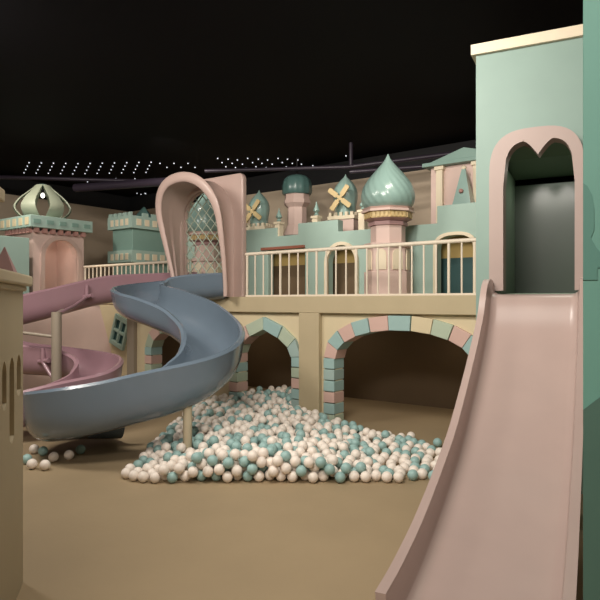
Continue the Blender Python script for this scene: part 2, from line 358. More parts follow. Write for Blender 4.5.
def mill_tower(x, v, label, zd, zt, r):
    u = U(x, v); t = root('windmill_tower', label, 'tower', (u, v, ZD), math.radians(8)); k = zd - ZD
    mb = MB(); mb.box(-.3, .3, -.2, .3, 0, k - .12); mb.build('tower_body', 'pink', t, bev=.01)
    mb = MB(); mb.box(-.33, .33, -.23, .33, k - .12, k - .04); crenels(mb, -.33, .33, -.23, .33, k - .04, .08, 5); mb.build('battlement', 'cream', t)
    mb = MB(); hh = zt - zd + .05; mb.lathe([(a * r, b * hh + k - .05) for a, b in catmull([[.82, 0], [.86, .22], [.97, .4], [1., .52], [.92, .64], [.72, .75], [.42, .85], [.14, .93], [.02, 1.]], 3)], (0, .03), 48, 0, True, 12, .04, .6); mb.build('dome', 'teal_dome', t)
    mb = MB()
    for a in (38, -52):
        mb.T = Matrix.Translation((.03, -r - .06, k + (zt - zd) * .36)) @ Matrix.Rotation(math.radians(a), 4, 'Y')
        mb.box(-.33, .33, -.02 - .012 * (a > 0), .0 - .012 * (a > 0) + .012, -.03, .03)
        for q in (-1, 1): mb.box(q * .2 - .12, q * .2 + .12, -.03, .01, -.055, .055)
    mb.T = Matrix.Translation((.03, -r - .0, k + (zt - zd) * .36)); mb.box(-.03, .03, -.08, .12, -.03, .03)
    mb.build('windmill_sails', 'gold', t, label='gold crossed windmill sails')
mill_tower(258.5, 11.5, 'small mint onion turret with gold windmill sails right beside the pink hood', ZV(258, 226, 11.5), ZV(258, 190, 11.5), .27)
mill_tower(345, 11.5, 'small mint onion turret with gold windmill sails left of the largest dome', ZV(345, 215, 11.5), ZV(345, 174, 11.5), .28)

v = 11.7; u = U(297, v); t = root('column_tower', 'pink octagonal column tower with dark ribbed mint cap', 'tower', (u, v, ZD)); zz = lambda y: ZV(297, y, v) - ZD
mb = MB(); octo(mb, .24, .24, 0, zz(236)); octo(mb, .36, .26, zz(236), zz(226)); octo(mb, .24, .24, zz(226), zz(208)); octo(mb, .24, .34, zz(208), zz(204)); mb.build('column', 'pink', t)
mb = MB(); octo(mb, .34, .34, zz(204), zz(201)); octo(mb, .31, .31, zz(201), zz(195)); mb.build('collar', 'blush', t)
mb = MB(); k0 = zz(195); k1 = zz(175); mb.lathe([(.34, k0), (.37, k0 + .05), (.37, k0 + (k1 - k0) * .45), (.33, k0 + (k1 - k0) * .75), (.24, k0 + (k1 - k0) * .92), (.1, k1), (.01, k1 + .02)], (0, 0), 48, 0, True, 12, .05)
mb.build('dome', 'dome_dark', t, label='dark mint ribbed cap')
MB().tube([(0, 0, k1), (0, 0, zz(158))], .012).build('finial', 'black', t)

for (x, v, yt, ym, yb, lab) in ((279, 10.7, 209, 223, 238, 'small mint spire on cream post right of the first windmill turret'), (316.5, 10.7, 202, 217, 224, 'small mint spire on cream post between the ribbed cap and windmill'), (363, 10.7, 199, 211, 231, 'small mint spire on cream post at left of the largest dome')):
    u = U(x, v); zz = lambda y: ZV(x, y, v); zb_ = {279: s1 - .2, 316.5: s2, 363: s3}[x]
    t = root('spire_post', lab, 'finial', (u, v, zb_))
    mb = MB(); mb.box(-.07, .07, -.07, .07, 0, zz(ym) - zb_); mb.box(-.09, .09, -.09, .09, zz(ym) - zb_ - .03, zz(ym) - zb_ + .02); mb.build('post', 'cream', t)
    h = zz(yt) - zz(ym); mb = MB(); mb.lathe([(.04, 0), (.06, h * .1), (.03, h * .2), (.075, h * .35), (.06, h * .5), (.03, h * .7), (.012, h * .9), (.004, h)], (0, 0), 12)
    for p in mb.v: pass
    mb.v = [(p[0], p[1], p[2] + zz(ym) - zb_ + .02) for p in mb.v]; mb.build('spire', 'teal_dome', t)

# pink pavilion at the right
v = 11.6; t = root('pavilion', 'pink pavilion with mint gable roof beside the mint slide tower', 'building', (U(455, v), v, ZD))
zz = lambda x, y: ZV(x, y, v); x0, x1 = U(431, v), U(505, v); zr = zz(455, 165)
MB().box(x0, x1, v, v + 1.0, ZD, zr).build('wall_panel', 'pink', t, True)
mb = MB(); mb.box(x0 - .12, x1 + .1, v - .18, v + 1.1, zr, zr + .08); mb.build('eave', 'teal_deep', t, True, .01)
mb = MB(); mb.prism([(x0 + .05, zr + .08), (x1, zr + .08), ((x0 + x1) / 2, zz(466, 149))], v - .16, v + 1.05, 'y'); mb.build('roof', 'teal_deep', t, True)
for xx in (441, 478): 
    mb = MB(); uu = U(xx, v); mb.box(uu - .07, uu + .07, v - .1, v, ZD, zr - .08); mb.box(uu - .1, uu + .1, v - .13, v, zr - .08, zr); mb.build('pilaster', 'cream', t, True, .01)
t = root('obelisk', 'tall narrow mint pyramid with pink knob before the pink pavilion', 'ornament', (U(464, 11.3), 11.3, ZD)); zz = lambda y: ZV(464, y, 11.3) - ZD
MB().box(-.24, .24, -.22, .22, 0, zz(210)).build('pedestal', 'pink', t)
MB().lathe([(.26, zz(210)), (.26, zz(206)), (.24, zz(203)), (.06, zz(171)), (.05, zz(169))], (0, 0), 4, 0, False, ph=PI / 4 + .1).build('pyramid', 'teal_dome', t)
MB().sphere((0, -.15, zz(192)), .045).build('knob', 'pink_deep', t)
MB().sphere((0, 0, zz(168)), .05).build('finial', 'cream', t)

# mint keep at the left, far walkway
t = root('castle_keep', 'mint castle keep with rows of cream windows behind the far railing', 'tower', (-14.2, 11.2, ZD)); ku0, ku1, kv0, kv1 = -14.7, -13.8, 10.6, 12.0
kz = lambda y: ZV(133, y, kv0)
mb = MB(); mb.box(ku0, ku1, kv0, kv1, ZD, kz(228)); mb.build('keep_body', 'teal_deep', t, True, .01)
for (ya, yb, cr) in ((228, 212, True), (262, 250, False)):
    za, zb_ = kz(ya), kz(yb); mb = MB(); e = .1
    mb.box(ku0 - e, ku1 + e, kv0 - e, kv1 + e, za, zb_ - (.1 if cr else 0)); 
    if cr: crenels(mb, ku0 - e, ku1 + e, kv0 - e, kv1 + e, zb_ - .1, .1, 5, .6)
    bd = mb.build('battlement' if cr else 'ledge', 'teal', t, True)
    zm = (za + zb_) / 2 - (.04 if cr else 0)
    for i in range(4):
        x = ku0 + (i + .5) * (ku1 - ku0) / 4; MB().box(x - .06, x + .06, kv0 - e - .015, kv0 - e, zm - .1, zm + .08).build('window', 'cream', bd, True)
        y = kv0 + (i + .5) * (kv1 - kv0) / 5; MB().box(ku1 + e, ku1 + e + .015, y - .08, y + .08, zm - .1, zm + .08).build('window', 'cream', bd, True)
mb = MB(); mb.lathe([(.36, 0), (.02, .42)], (0, 0), 6, 0, False); mb.v = [(p[0] + (ku0 + ku1) / 2 + .2, p[1] + kv0 + .6, p[2] + kz(214) - .12) for p in mb.v]; mb.build('roof', 'dome_dark', t, True)

# pink arch tower with the open crown
tu, tv0, tv1 = -13.7, 7.64, 9.0
t = root('arch_tower', 'pink tower with open archway and mint parapet left of far railing', 'tower', (-14.3, 8.3, ZD))
zt = ZU(33, 230, tu); av0, av1 = V(44, tu), V(77, tu); az_ = ZU(60, 240, tu)
poly = [(tv0, ZD), (av0, ZD)] + arch(av0, av1, az_ - .42, az_, 14) + [(av1, ZD), (tv1, ZD), (tv1, zt), (tv0, zt)]
mb = MB(); mb.prism(poly, tu - .2, tu, 'x'); mb.box(-14.75, tu - .2, tv0, tv0 + .12, ZD, zt); mb.box(-14.75, tu - .2, tv1 - .12, tv1, ZD, zt); mb.box(-14.87, -14.75, tv0, tv1, ZD, zt)
mb.box(-14.75, tu - .2, tv0 + .12, tv1 - .12, zt - .1, zt); mb.build('tower_body', 'pink', t, True)
mb = MB(); archtrim(mb, av0, av1, az_ - .42, az_, .1, tu - .02, tu + .05, ax='x'); mb.build('arch_trim', 'blush', t, True)
mb = MB(); mb.box(-14.6, -14.5, tv0 + .2, tv1 - .7, ZD, az_ + .1); mb.build('inner_panel', 'pink', t, True)
zp = ZU(33, 215.5, tu); e = .16
mb = MB(); mb.box(-14.98, tu + e, tv0 - e, tv1 + e, zt + .06, zp); pb = mb.build('parapet', 'teal', t, True, .012)
n = 5; zm = (zt + .06 + zp) / 2
for i in range(n):
    y = tv0 - e + (i + .5) * (tv1 - tv0 + 2 * e) / n; MB().box(tu + e, tu + e + .012, y - .09, y + .09, zm - .05, zm + .05).build('inset', 'teal_deep', pb, True)
    x = -14.98 + (i + .5) * (tu + e + 14.98) / n; MB().box(x - .08, x + .08, tv0 - e - .012, tv0 - e, zm - .09, zm + .09).build('inset', 'beige_light', pb, True)
for i in range(7):
    y = tv0 - .05 + (i + .5) * (tv1 - tv0 + .1) / 7; MB().box(tu, tu + .1, y - .05, y + .05, zt - .06, zt + .06).build('corbel', 'pink_deep', t, True)
    x = -14.87 + (i + .5) * (tu + 14.87) / 7; MB().box(x - .05, x + .05, tv0 - .1, tv0, zt - .06, zt + .06).build('corbel', 'pink_deep', t, True)
cc = (-14.42, 8.3); cz = zp; ch = ZU(46, 186, -14.4) - zp
crn = root('crown_lantern', 'open mint onion crown of curved ribs on the pink arch tower', 'ornament', (cc[0], cc[1], cz))
prof = catmull([[.36, 0], [.52, .08], [.66, .24], [.68, .40], [.56, .60], [.38, .78], [.24, .92], [.18, 1.]], 3); nr = 6
for i in range(nr):
    a0_ = 2 * PI * i / nr; vs = []; fs = []
    for j, (r, z) in enumerate(prof):
        f = j / (len(prof) - 1); hw = PI / nr * (1 - .5 * math.sin(PI * f) ** .8)
        for rr in (r, r - .035):
            for q in (-1, -.33, .33, 1): vs.append((rr * math.cos(a0_ + hw * q), rr * math.sin(a0_ + hw * q), z * ch))
    k = 8
    for j in range(len(prof) - 1):
        o_ = j * k; p_ = o_ + k
        for q in range(3): fs.append((o_ + q, o_ + q + 1, p_ + q + 1, p_ + q)); fs.append((o_ + 4 + q + 1, o_ + 4 + q, p_ + 4 + q, p_ + 4 + q + 1))
        fs.append((o_ + 4, o_, p_, p_ + 4)); fs.append((o_ + 3, o_ + 7, p_ + 7, p_ + 3))
    MB().add(vs, fs, 0, True).build('rib', 'sage', crn)
MB().lathe([(.36, 0), (.36, .05), (.3, .06)], (0, 0), 32).build('base_ring', 'teal_deep', crn)
MB().lathe([(.12, ch * .97), (.17, ch * .98), (.1, ch * 1.03), (.02, ch * 1.05)], (0, 0), 24).build('top_cap', 'teal_deep', crn)
l = D.lights.new('archway_fill', 'POINT'); l.energy = 5; l.color = (1, .88, .74); l.shadow_soft_size = .04; o = D.objects.new('archway_fill', l); COL.objects.link(o); o.location = (-14.1, 8.1, zt - .2)  # unseen point light added to lift the archway interior
lmp = root('pendant_bulb', 'glowing white bulb hanging inside the mint crown', 'lamp', (cc[0], cc[1], cz + ch * .72))
MB().sphere((0, 0, 0), .05, sz=1.3).build('bulb', 'bulb', lmp); MB().tube([(0, 0, .08), (0, 0, ch * .26)], .015).build('cord', 'black', lmp)
mb = MB(); mb.box(-14.7, -13.5, 5.6, tv0 - .2, ZD, ZU(18, 237, -13.5)); origin(tag(mb.build('castle_wall', 'teal', bev=.01), 'plain mint castle block at the left edge beside the pink arch tower', 'castle wall'), (-14.1, 6.6, ZD))

# ================================================================== PINK HOOD OVER THE BLUE SLIDE
hood = root('slide_hood', 'blush pink hood arching over the top of the blue slide', 'slide hood', (-8.7, 8.5, ZD))
hu0, hu1 = U(181, 8.6), U(247, 8.62); op0, op1 = U(184, 8.6), U(226, 8.6)
zo = ZV(204, 191, 8.6); ztop = ZV(240, 174, 8.6)
outl = []
rc = .12
for cx, cz_, s0 in ((hu0 + .4, ztop - .4, 180), (hu1 - rc, ztop - rc, 90)):
    R_ = .4 if s0 == 180 else rc
    outl += [(cx + R_ * math.cos(math.radians(s0 - 90 * q / 6)), cz_ + R_ * math.sin(math.radians(s0 - 90 * q / 6))) for q in range(7)]
poly = [(hu0, ZD - .3), (op0, ZD - .3)] + arch(op0, op1, zo - .5, zo, 18) + [(op1, ZD - .3), (hu1, ZD - .3)] + outl[::-1]
MB().prism(poly, 8.5, 8.62, 'y').build('back_frame', 'blush', hood, True, .03)
# hood shell, loft of arch rings from the opening forward to the flared rim
rings = []; outer_r = []; NS = 16; NA = 40
for j in range(NS + 1):
    f = j / NS; g = f ** 1.25
    cb = (op0 + op1) / 2; c = cb + (-8.65 - cb) * g; hb = (op1 - op0) / 2 + .08; hw = hb + (.93 - hb) * g; zt_ = (zo + .12) + (ZV(185, 171, 7.7) - zo - .12) * f ** .8
    rg = []; ro = []
    zs_ = zt_ - .95
    pts2 = [(-1, k / 8 * (zs_ - ZD)) for k in range(8)] + [(x, (zs_ - ZD) + z * .95) for x, z in arch(-1, 1, 0, 1, NA, 2.2)] + [(1, (zs_ - ZD) * (1 - k / 8)) for k in range(1, 9)]
    for x, z in pts2:
        zz_ = ZD + z; hz = z / (zt_ - ZD); vf = 8.12 - .42 * hz ** 1.3
        bulge = 1 - .24 * (1 - hz) ** 1.5 * g; shf = .16 * (1 - hz) * g
        fl = .26 * (1 - f) ** 3
        rg.append(Vector((c + shf + x * hw * bulge, 8.55 + (vf - 8.55) * f, zz_)))
        ro.append(Vector((c + shf + x * (hw * bulge + (fl if x > 0 else fl * .2)), 8.55 + (vf - 8.55) * f, zz_ + fl * .25 * hz)))
    rings.append(rg); outer_r.append(ro)
def off(rg, d, c):                         # inward offset of a ring
    o = []
    for i, p in enumerate(rg):
        a = rg[max(i - 1, 0)]; b = rg[min(i + 1, len(rg) - 1)]; t_ = (b - a).normalized(); n_ = Vector((t_.z, 0, -t_.x)); o.append(p + n_ * d * (.45 + .55 * min(1, (p.z - ZD) / 2.0) ** 1.5 if d > .1 else 1))
    return o
inner = [off(r_, .06 + .13 * (j_ / NS) ** 2, 0) for j_, r_ in enumerate(rings)]; K = len(rings[0]); vs = []; fs = []
allr = rings + [off(rings[-1], .0, 0)]
# ring sequence: outer back -> outer front -> rounded lip -> inner front -> inner back
seq = list(outer_r)
for q in range(1, 6):
    a = PI * q / 6; r_ = []
    o1, i1 = outer_r[-1], inner[-1]
    for p, s_ in zip(o1, i1):
        m_ = (p + s_) / 2; r_.append(m_ + (p - m_) * math.cos(a) + Vector((0, -.04, 0)) * math.sin(a))
    seq.append(r_)
seq += inner[::-1]
for r_ in seq: vs += [tuple(p) for p in r_]
for j in range(len(seq) - 1):
    for i in range(K - 1): fs.append((j * K + i, j * K + i + 1, (j + 1) * K + i + 1, (j + 1) * K + i))
MB().add(vs, fs, 0, True).build('canopy', 'blush', hood, True)
# diamond net in the opening
net = root('safety_net', 'diamond-mesh net filling the opening of the pink hood', 'net', ((op0 + op1) / 2, 8.66, ZD))
mb = MB(); sp_ = .17; ang = math.radians(45)
def inside(x, z):
    if x < op0 + .0 or x > op1: return False
    if z < zo - .5: return z > ZD
    c_ = (op0 + op1) / 2; return ((x - c_) / ((op1 - op0) / 2)) ** 2 + ((z - zo + .5) / .5) ** 2 <= 1.0
for sg in (-1, 1):
    dx, dz_ = math.cos(ang), math.sin(ang) * sg
    for k in range(-30, 31):
        c_ = k * sp_; px, pz = (op0 + op1) / 2 - dz_ * c_ * sg, 3.2 + dx * c_ * sg
        ins_ = [s_ / 50 for s_ in range(-120, 121) if inside(px + dx * s_ / 50, pz + dz_ * s_ / 50)]
        if len(ins_) > 2:
            mb.tube([(px + dx * ins_[0], 8.66, pz + dz_ * ins_[0]), (px + dx * ins_[-1], 8.66, pz + dz_ * ins_[-1])], .011, 6)
mb.build('mesh', 'net', net, True)
mb = MB(); archtrim(mb, op0, op1, zo - .5, zo, .05, 8.62, 8.70); mb.build('net_frame', 'blush', net, True)

# ================================================================== TUBE-LESS OPEN SLIDES
def trough(path, w_, n=5, th=.05):
    S = catmull([list(p) for p in path], n); pts = [cw(p[0], p[1], p[2]) for p in S]
    def prof(i):
        hL, hR = S[i][3], S[i][4]; inn = []; out = []; N = 20
        for q in range(N + 1):
            a = PI + PI * q / N; c_, s_ = math.cos(a), math.sin(a); x = math.copysign(abs(c_) ** .72, c_); z = 1 - abs(s_) ** .72
            h = hL if x < 0 else hR
            inn.append((-x * w_ / 2, z * h)); out.append((-x * (w_ / 2 + th), z * (h + th) - th))
        # rounded rims, slightly flared
        l = [(w_ / 2 + .035, hL + .035), (w_ / 2 - .005, hL + .025)]; r = [(-w_ / 2 + .005, hR + .025), (-w_ / 2 - .035, hR + .035)]
        o = [(w_ / 2 + th + .025, hL + .0)] + l + inn[1:-1] + r + [(-w_ / 2 - th - .025, hR)] + out[::-1][1:-1]
        return o
    return pts, S, MB().sweep(pts, prof, up='flat')
blue = [(-1.45, 11.75, 2.2, .42, .42), (-2.2, 11.72, 2.14, .44, .42), (-2.78, 11.5, 2.03, .46, .42), (-2.98, 11.0, 1.92, .5, .42), (-2.72, 10.5, 1.8, .56, .42), (-2.3, 10.15, 1.68, .6, .42), (-1.75, 9.75, 1.47, .6, .42), (-1.35, 9.2, 1.2, .55, .42), (-1.32, 8.6, .93, .55, .44), (-1.65, 8.1, .7, .6, .48), (-2.3, 7.9, .52, .62, .5), (-2.9, 7.85, .38, .62, .5), (-3.3, 8.15, .26, .6, .5), (-3.25, 8.75, .16, .5, .45), (-2.8, 9.1, .1, .3, .3)]
p0 = cw(-2, 9, 0)
sb = root('curved_slide', 'glossy blue-grey open slide winding down from the pink hood', 'slide', p0)
_, _, mb = trough(blue, .80); mb.build('trough', 'slide_blue', sb, True)
p = cw(*(-1.49, 7.95)); MB().tube([(p.x, p.y, 0), (p.x, p.y, .72)], .06, 16).build('support_post', 'beige', sb, True)
pk = [(-2.2, 13.1, 2.3, .4, .4), (-3.2, 13.0, 2.25, .42, .42), (-4.2, 12.55, 2.09, .5, .45), (-5.1, 11.95, 1.8, .52, .48), (-5.95, 11.5, 1.55, .5, .48), (-6.35, 11.2, 1.38, .5, .48), (-6.0, 10.95, 1.15, .5, .48), (-5.2, 10.9, .88, .45, .48), (-4.45, 10.85, .82, .42, .47), (-3.92, 10.75, .75, .42, .45), (-3.45, 10.3, .66, .45, .42), (-3.45, 9.75, .5, .45, .42), (-3.9, 9.35, .34, .5, .4), (-4.6, 9.1, .15, .5, .4), (-5.2, 8.9, .1, .4, .4)]
sp2 = root('curved_slide', 'dusty mauve open slide looping down at the left behind the blue one', 'slide', cw(-4.2, 11, 0))
_, _, mb = trough(pk, .66); mb.build('trough', 'slide_mauve', sp2, True)
q = cw((56.5 - 300) / 600 * 10.28, 10.28); MB().tube([(q.x, q.y, 0), (q.x, q.y, 1.93)], .085, 20).build('support_post', 'steel', sp2, True)
for (x, y, Z, s_) in ((87, 297, 12.0, 1), (43, 362, 10.45, 1)):     # brackets under the bends
    c = cw((x - 300) / 600 * Z, Z, H + (302 - y) / 600 * Z); tgt = Vector((q.x, q.y, c.z - .32))
    mb = MB(); mb.tube([c, (c + tgt) / 2 + Vector((0, 0, -.03)), tgt], .035); mb.tube([c, c + Vector((0, 0, .24))], .04); mb.tube([c - Vector((.12, 0, 0)), c + Vector((.14, .03, .03))], .045)
    mb.build('bracket', 'slide_mauve', sp2, True)
t3 = cw(-4.72, 11.95, 1.92); MB().tube([(q.x, q.y, 1.88), tuple(t3)], .05).build('arm', 'steel', sp2, True)
t2 = cw((20 - 300) / 600 * 10.28, 10.28, 1.58); MB().tube([(q.x, q.y, 1.5), tuple(t2)], .03).build('bracket', 'steel', sp2, True)

# ================================================================== FOREGROUND TOWER, LEFT EDGE
a_dir = cw(-.27, .963); Zf = 4.5; far = cw(-2.077, Zf)
rz = math.atan2(a_dir.y, a_dir.x)          # local x runs away from the camera along the visible face, local +y is left of it
near = far - a_dir * 2.2
ft = root('stone_tower', 'sand-coloured foreground tower with slit windows at the left edge', 'tower', near, rz)
def kk(x):                                 # distance from the far corner back along the face for picture column x
    d = (x - 300) / 600; return (-2.077 - d * 4.5) / (-.27 - d * .963) if False else (d * 4.5 + 2.077) / (d * .963 + .27)
def zface(x, y): k = kk(x); return H + (302 - y) / 600 * (4.5 - .963 * k)
L = 2.2
poly = [(0, 0), (L, 0), (L, 2.2), (0, 2.2)]
MB().box(0, L, .09, 1.0, 0, 2.2).build('tower_body', 'stone', ft)
# face slab with three slits cut right through (grid of piers between the slits)
slits = []
for (xa, xb, yt, yb) in ((2, 6.5, 361, 405), (9.5, 14.2, 357, 438), (16.8, 20.8, 354, 391)):
    ka, kb = L - kk(xa), L - kk(xb); xm = (xa + xb) / 2; slits.append((ka, kb, zface(xm, yb), zface(xm, yt)))
zlo = min(s_[2] for s_ in slits) - .06; zhi = max(s_[3] for s_ in slits) + .06
mb = MB(); mb.box(0, L, 0, .09, 0, zlo); mb.box(0, L, 0, .09, zhi, 2.2); xs = 0
edges = [0] + [e for s_ in slits for e in s_[:2]] + [L]
for i in range(0, len(edges), 2): mb.box(edges[i], edges[i + 1], 0, .09, zlo, zhi)
for (ka, kb, za, zb_) in slits:
    if za > zlo: mb.prism([(ka, zlo), (kb, zlo), (kb, za), ((ka + kb) / 2, za - .04), (ka, za)], 0, .09, 'y')
    ar = arch(ka, kb, zb_ - .09, zb_, 8, 2, .3); mb.prism([(ka, zhi)] + ar + [(kb, zhi)], 0, .09, 'y')
mb.build('slit_face', 'stone', ft)
mb = MB(); mb.box(-.1, L + .12, -.05, 1.1, 2.22, 2.3); mb.box(-.05, L + .05, -.02, 1.05, 2.18, 2.22); mb.build('cornice', 'beige', ft, bev=.015)
k = kk(9); mb = MB(); mb.lathe([(.1, 2.3), (.004, 2.475)], (L - .41, .05), 4, 0, False, ph=PI / 4); mb.build('spire', 'mauve', ft, label='small brown-pink pyramid spire')
mb = MB(); mb.box(0, L - .9, .1, .9, 2.3, 2.74); mb.box(-.05, L - .66, .0, 1.0, 2.74, 2.82); mb.build('turret', 'beige', ft, bev=.01)

# ================================================================== RIGHT TOWER, PINK SLIDE
th_ = math.radians(26.5); rzt = YAW - th_ * 1.0
rt0 = cw(2.074, 7.07)
tw = root('slide_tower', 'mint tower with a pink-framed heart-topped opening above the wide slide', 'tower', rt0, rzt)
Wt = 1.75; ox0, ox1 = .315, 1.06; oz0 = ZD + .03; ozt = 3.92; Ht = 5.0
def heart(x0, x1, zs, zt, dip, n=24):      # opening top: two lobes meeting in a downward cusp
    o = []; c = (x0 + x1) / 2; a = (x1 - x0) / 2
    for i in range(n + 1):
        s_ = -1 + 2 * i / n; base = (1 - abs(s_) ** 4.2) ** (1 / 2.6); z = zs + (zt - zs) * base - dip * max(0, 1 - abs(s_) / .42) ** 1.4
        o.append((c + a * s_, z))
    return o
fr = heart(ox0, ox1, ozt - .5, ozt, .17)
poly = [(0, 0), (Wt, 0), (Wt, Ht), (0, Ht)]
mb = MB(); mb.box(0, Wt, 0, .15, 0, oz0 - .05); mb.prism([(0, oz0 - .05), (ox0 - .06, oz0 - .05)] + arch(ox0 - .06, ox1 + .05, ozt - .42, ozt + .06, 24, 3.0) + [(ox1 + .05, oz0 - .05), (Wt, oz0 - .05), (Wt, Ht), (0, Ht)], 0, .15, 'y')
mb.box(0, .1, .15, 2.2, 0, Ht); mb.box(Wt - .1, Wt, .15, 2.2, 0, Ht); mb.build('tower_body', 'teal_tower', tw)
mb = MB(); o_ = [(ox0 - .155, oz0)] + [(p[0], p[1]) for p in arch(ox0 - .155, ox1 + .1, ozt - .42, ozt + .14, 24, 3.0)] + [(ox1 + .1, oz0)]; i_ = [(ox0, oz0)] + fr + [(ox1, oz0)]
for i in range(len(i_) - 1): mb.prism([i_[i], i_[i + 1], o_[i + 1], o_[i]], -.07, .15, 'y')
mb.build('opening_frame', 'frame_pink', tw, bev=.012)
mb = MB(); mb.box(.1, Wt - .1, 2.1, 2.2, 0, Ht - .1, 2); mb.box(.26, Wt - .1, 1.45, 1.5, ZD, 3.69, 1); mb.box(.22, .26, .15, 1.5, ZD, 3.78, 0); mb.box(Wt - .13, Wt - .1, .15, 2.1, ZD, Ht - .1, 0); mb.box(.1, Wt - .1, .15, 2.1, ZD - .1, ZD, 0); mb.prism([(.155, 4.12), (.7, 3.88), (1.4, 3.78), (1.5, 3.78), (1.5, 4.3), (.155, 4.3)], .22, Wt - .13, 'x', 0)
mb.build('interior_lining', ['room', 'room_dark', 'black'], tw)  # darkness of the gap above the back wall put into a black sheet
mb = MB(); mb.box(-.05, Wt + .05, -.05, 2.25, Ht, Ht + .12); mb.build('cornice', 'cream', tw)

ll = D.lights.new('interior_fill', 'AREA'); ll.size = .5; ll.energy = 3; ll.color = (.95, 1, .85); lo = D.objects.new('interior_fill', ll); COL.objects.link(lo); lo.parent = tw; lo.location = (.8, .9, 3.8)  # unseen area light added to brighten the tower interior
sl = root('wide_slide', 'wide rose-pink slide dropping from the mint tower toward the viewer', 'slide', rt0, rzt)
prf = [(0, 2.19, .16), (.25, 2.14, .19), (.48, 2.01 - .21, .22), (.9, 1.656 - .22, .24), (1.41, 1.306 - .22, .24), (1.9, 1.01 - .22, .24), (2.46, .77 - .22, .24), (3.0, .58 - .22, .24), (3.5, .46 - .22, .24), (3.85, .41 - .22, .24)]
S = catmull([list(p) for p in prf], 6)
def sect(i):
    h = S[i][2]; a0_, a1_ = .16, 1.165; o = []
    tk = .045
    L_ = [(a0_ - .02, h), (a0_ + .045, h), (a0_ + .055, .06), (a0_ + .07, .025), (a0_ + .10, .006), (a0_ + .14, 0)]
    R_ = [(a1_ - (x - a0_), z) for x, z in L_[::-1]]
    return L_ + R_ + [(a1_, -.05), (a0_, -.05)]
vs = []; n_ = 14
for i, p in enumerate(S):
    a = S[max(i - 1, 0)]; b = S[min(i + 1, len(S) - 1)]; t_ = Vector((-(b[0] - a[0]), b[1] - a[1])).normalized(); up_ = Vector((t_.y, -t_.x)); up_ = up_ if up_.y > 0 else -up_
    for x, z in sect(i): vs.append((x, -p[0] - .08 + up_.x * z, p[1] + up_.y * z))
n_ = len(sect(0)); fs = []
for j in range(len(S) - 1):
    for i in range(n_): fs.append((j * n_ + i, j * n_ + (i + 1) % n_, (j + 1) * n_ + (i + 1) % n_, (j + 1) * n_ + i))
fs += [tuple(range(n_)), tuple(range((len(S) - 1) * n_, len(S) * n_))[::-1]]
o = MB().add(vs, fs, 0, False).build('chute', 'slide_pink', sl)
for p_ in o.data.polygons: p_.use_smooth = True
o.data.set_sharp_from_angle(angle=.5)
mb = MB(); mb.prism([(-1.2, 0), (-1.0, 0), (-1.0, 1.36), (-1.2, 1.22)], .3, 1.0, 'x'); mb.prism([(-3.7, 0), (-3.55, 0), (-3.55, .14), (-3.7, .12)], .3, 1.0, 'x'); mb.build('support', 'blush', sl)

# near sea-green panel at the right edge
c0 = cw(.4717 * 2.96, 2.96)
pn = root('painted_panel', 'flat sea-green panel with castle silhouettes at the right edge', 'panel', c0, YAW - math.atan(.4717))
MB().box(0, 1.2, 0, .08, 0, 3.6).build('board', 'panel', pn, bev=.004)
zp_ = lambda y: H + (302 - y) / 600 * 2.95; xp = lambda x: (x - 583) / 600 * 2.95 + .005
mb = MB(); mb.prism([(0.0, zp_(183)), (xp(586), zp_(186)), (xp(590), zp_(195)), (xp(592), zp_(210)), (xp(592), zp_(230)), (xp(589), zp_(238)), (xp(594), zp_(248)), (xp(600), zp_(256)), (1.1, zp_(256)), (1.1, zp_(268)), (xp(595), zp_(268)), (xp(595), zp_(280)), (0, zp_(280))], -.006, 0, 'y')
mb.build('silhouette', 'panel_dark', pn)
mb = MB(); mb.prism([(0, .06), (0, zp_(410)), (xp(600), zp_(394)), (xp(640), zp_(380)), (1.15, zp_(400)), (1.15, .06)], -.006, 0, 'y'); mb.build('silhouette', 'panel_low', pn)

# ================================================================== CEILING FITTINGS
def zp2(x, y, z): t_ = (z - H) * 600 / (302 - y); a, b = ratio(x); return Vector((a * t_, b * t_, z))
def pipe(pts, r, label, m='pipe', nm='ceiling_pipe'):
    o = MB().tube([tuple(p) for p in pts], r, 14).build(nm, m); tag(o, label, 'pipe'); return o
pipe([zp2(-20, 176.5, 5.5), zp2(172, 182, 5.4)], .05, 'thin dark pipe crossing the black ceiling at the left')
pipe([zp2(75, 188, 5.25), zp2(168, 181.5, 5.25)], .11, 'thick dark duct under the ceiling above the pink hood')
pipe([zp2(205, 171, 5.3), zp2(348, 167, 5.3), zp2(480, 150, 5.3)], .045, 'long grey lighting pipe under the ceiling behind the domes')
pp = zp2(351, 168, 5.3); pipe([pp, (pp.x, pp.y, ZC)], .05, 'short vertical hanger pipe dropping from the black ceiling')
pipe([zp2(350, 172, 5.0), zp2(430, 166, 5.0)], .04, 'dark pipe above the largest mint dome')
ledm = MB().lathe([(.016, 0), (.016, -.02), (.009, -.025)], (0, 0), 8)
first = None; r_ = random.Random(3); spots = []
for i in range(11):                        # slanted files of small lamps, left field
    for j in range(4): spots.append((24 + i * 12.2 + j * 1.7, 173.5 - j * 3.4 - abs(i - 4) * .25 + (0 if i else 0)))
for i in range(6): spots.append((160 + i * 7, 163 + (i % 2) * 4))
for i in range(13):
    for j in range(3):
        x = 218 + i * 10 + j * 4 + r_.uniform(-.6, .6); y = 158 + j * 4.2 + (i % 3) * .8
        if x < 304 + j * 8: spots.append((x, y))
for i in range(9): spots.append((78 + i * 9.5, 178.5 + (i % 2) * 3))
spots += [(137, 193), (141, 194), (145, 193), (149, 194), (346, 155.5)]
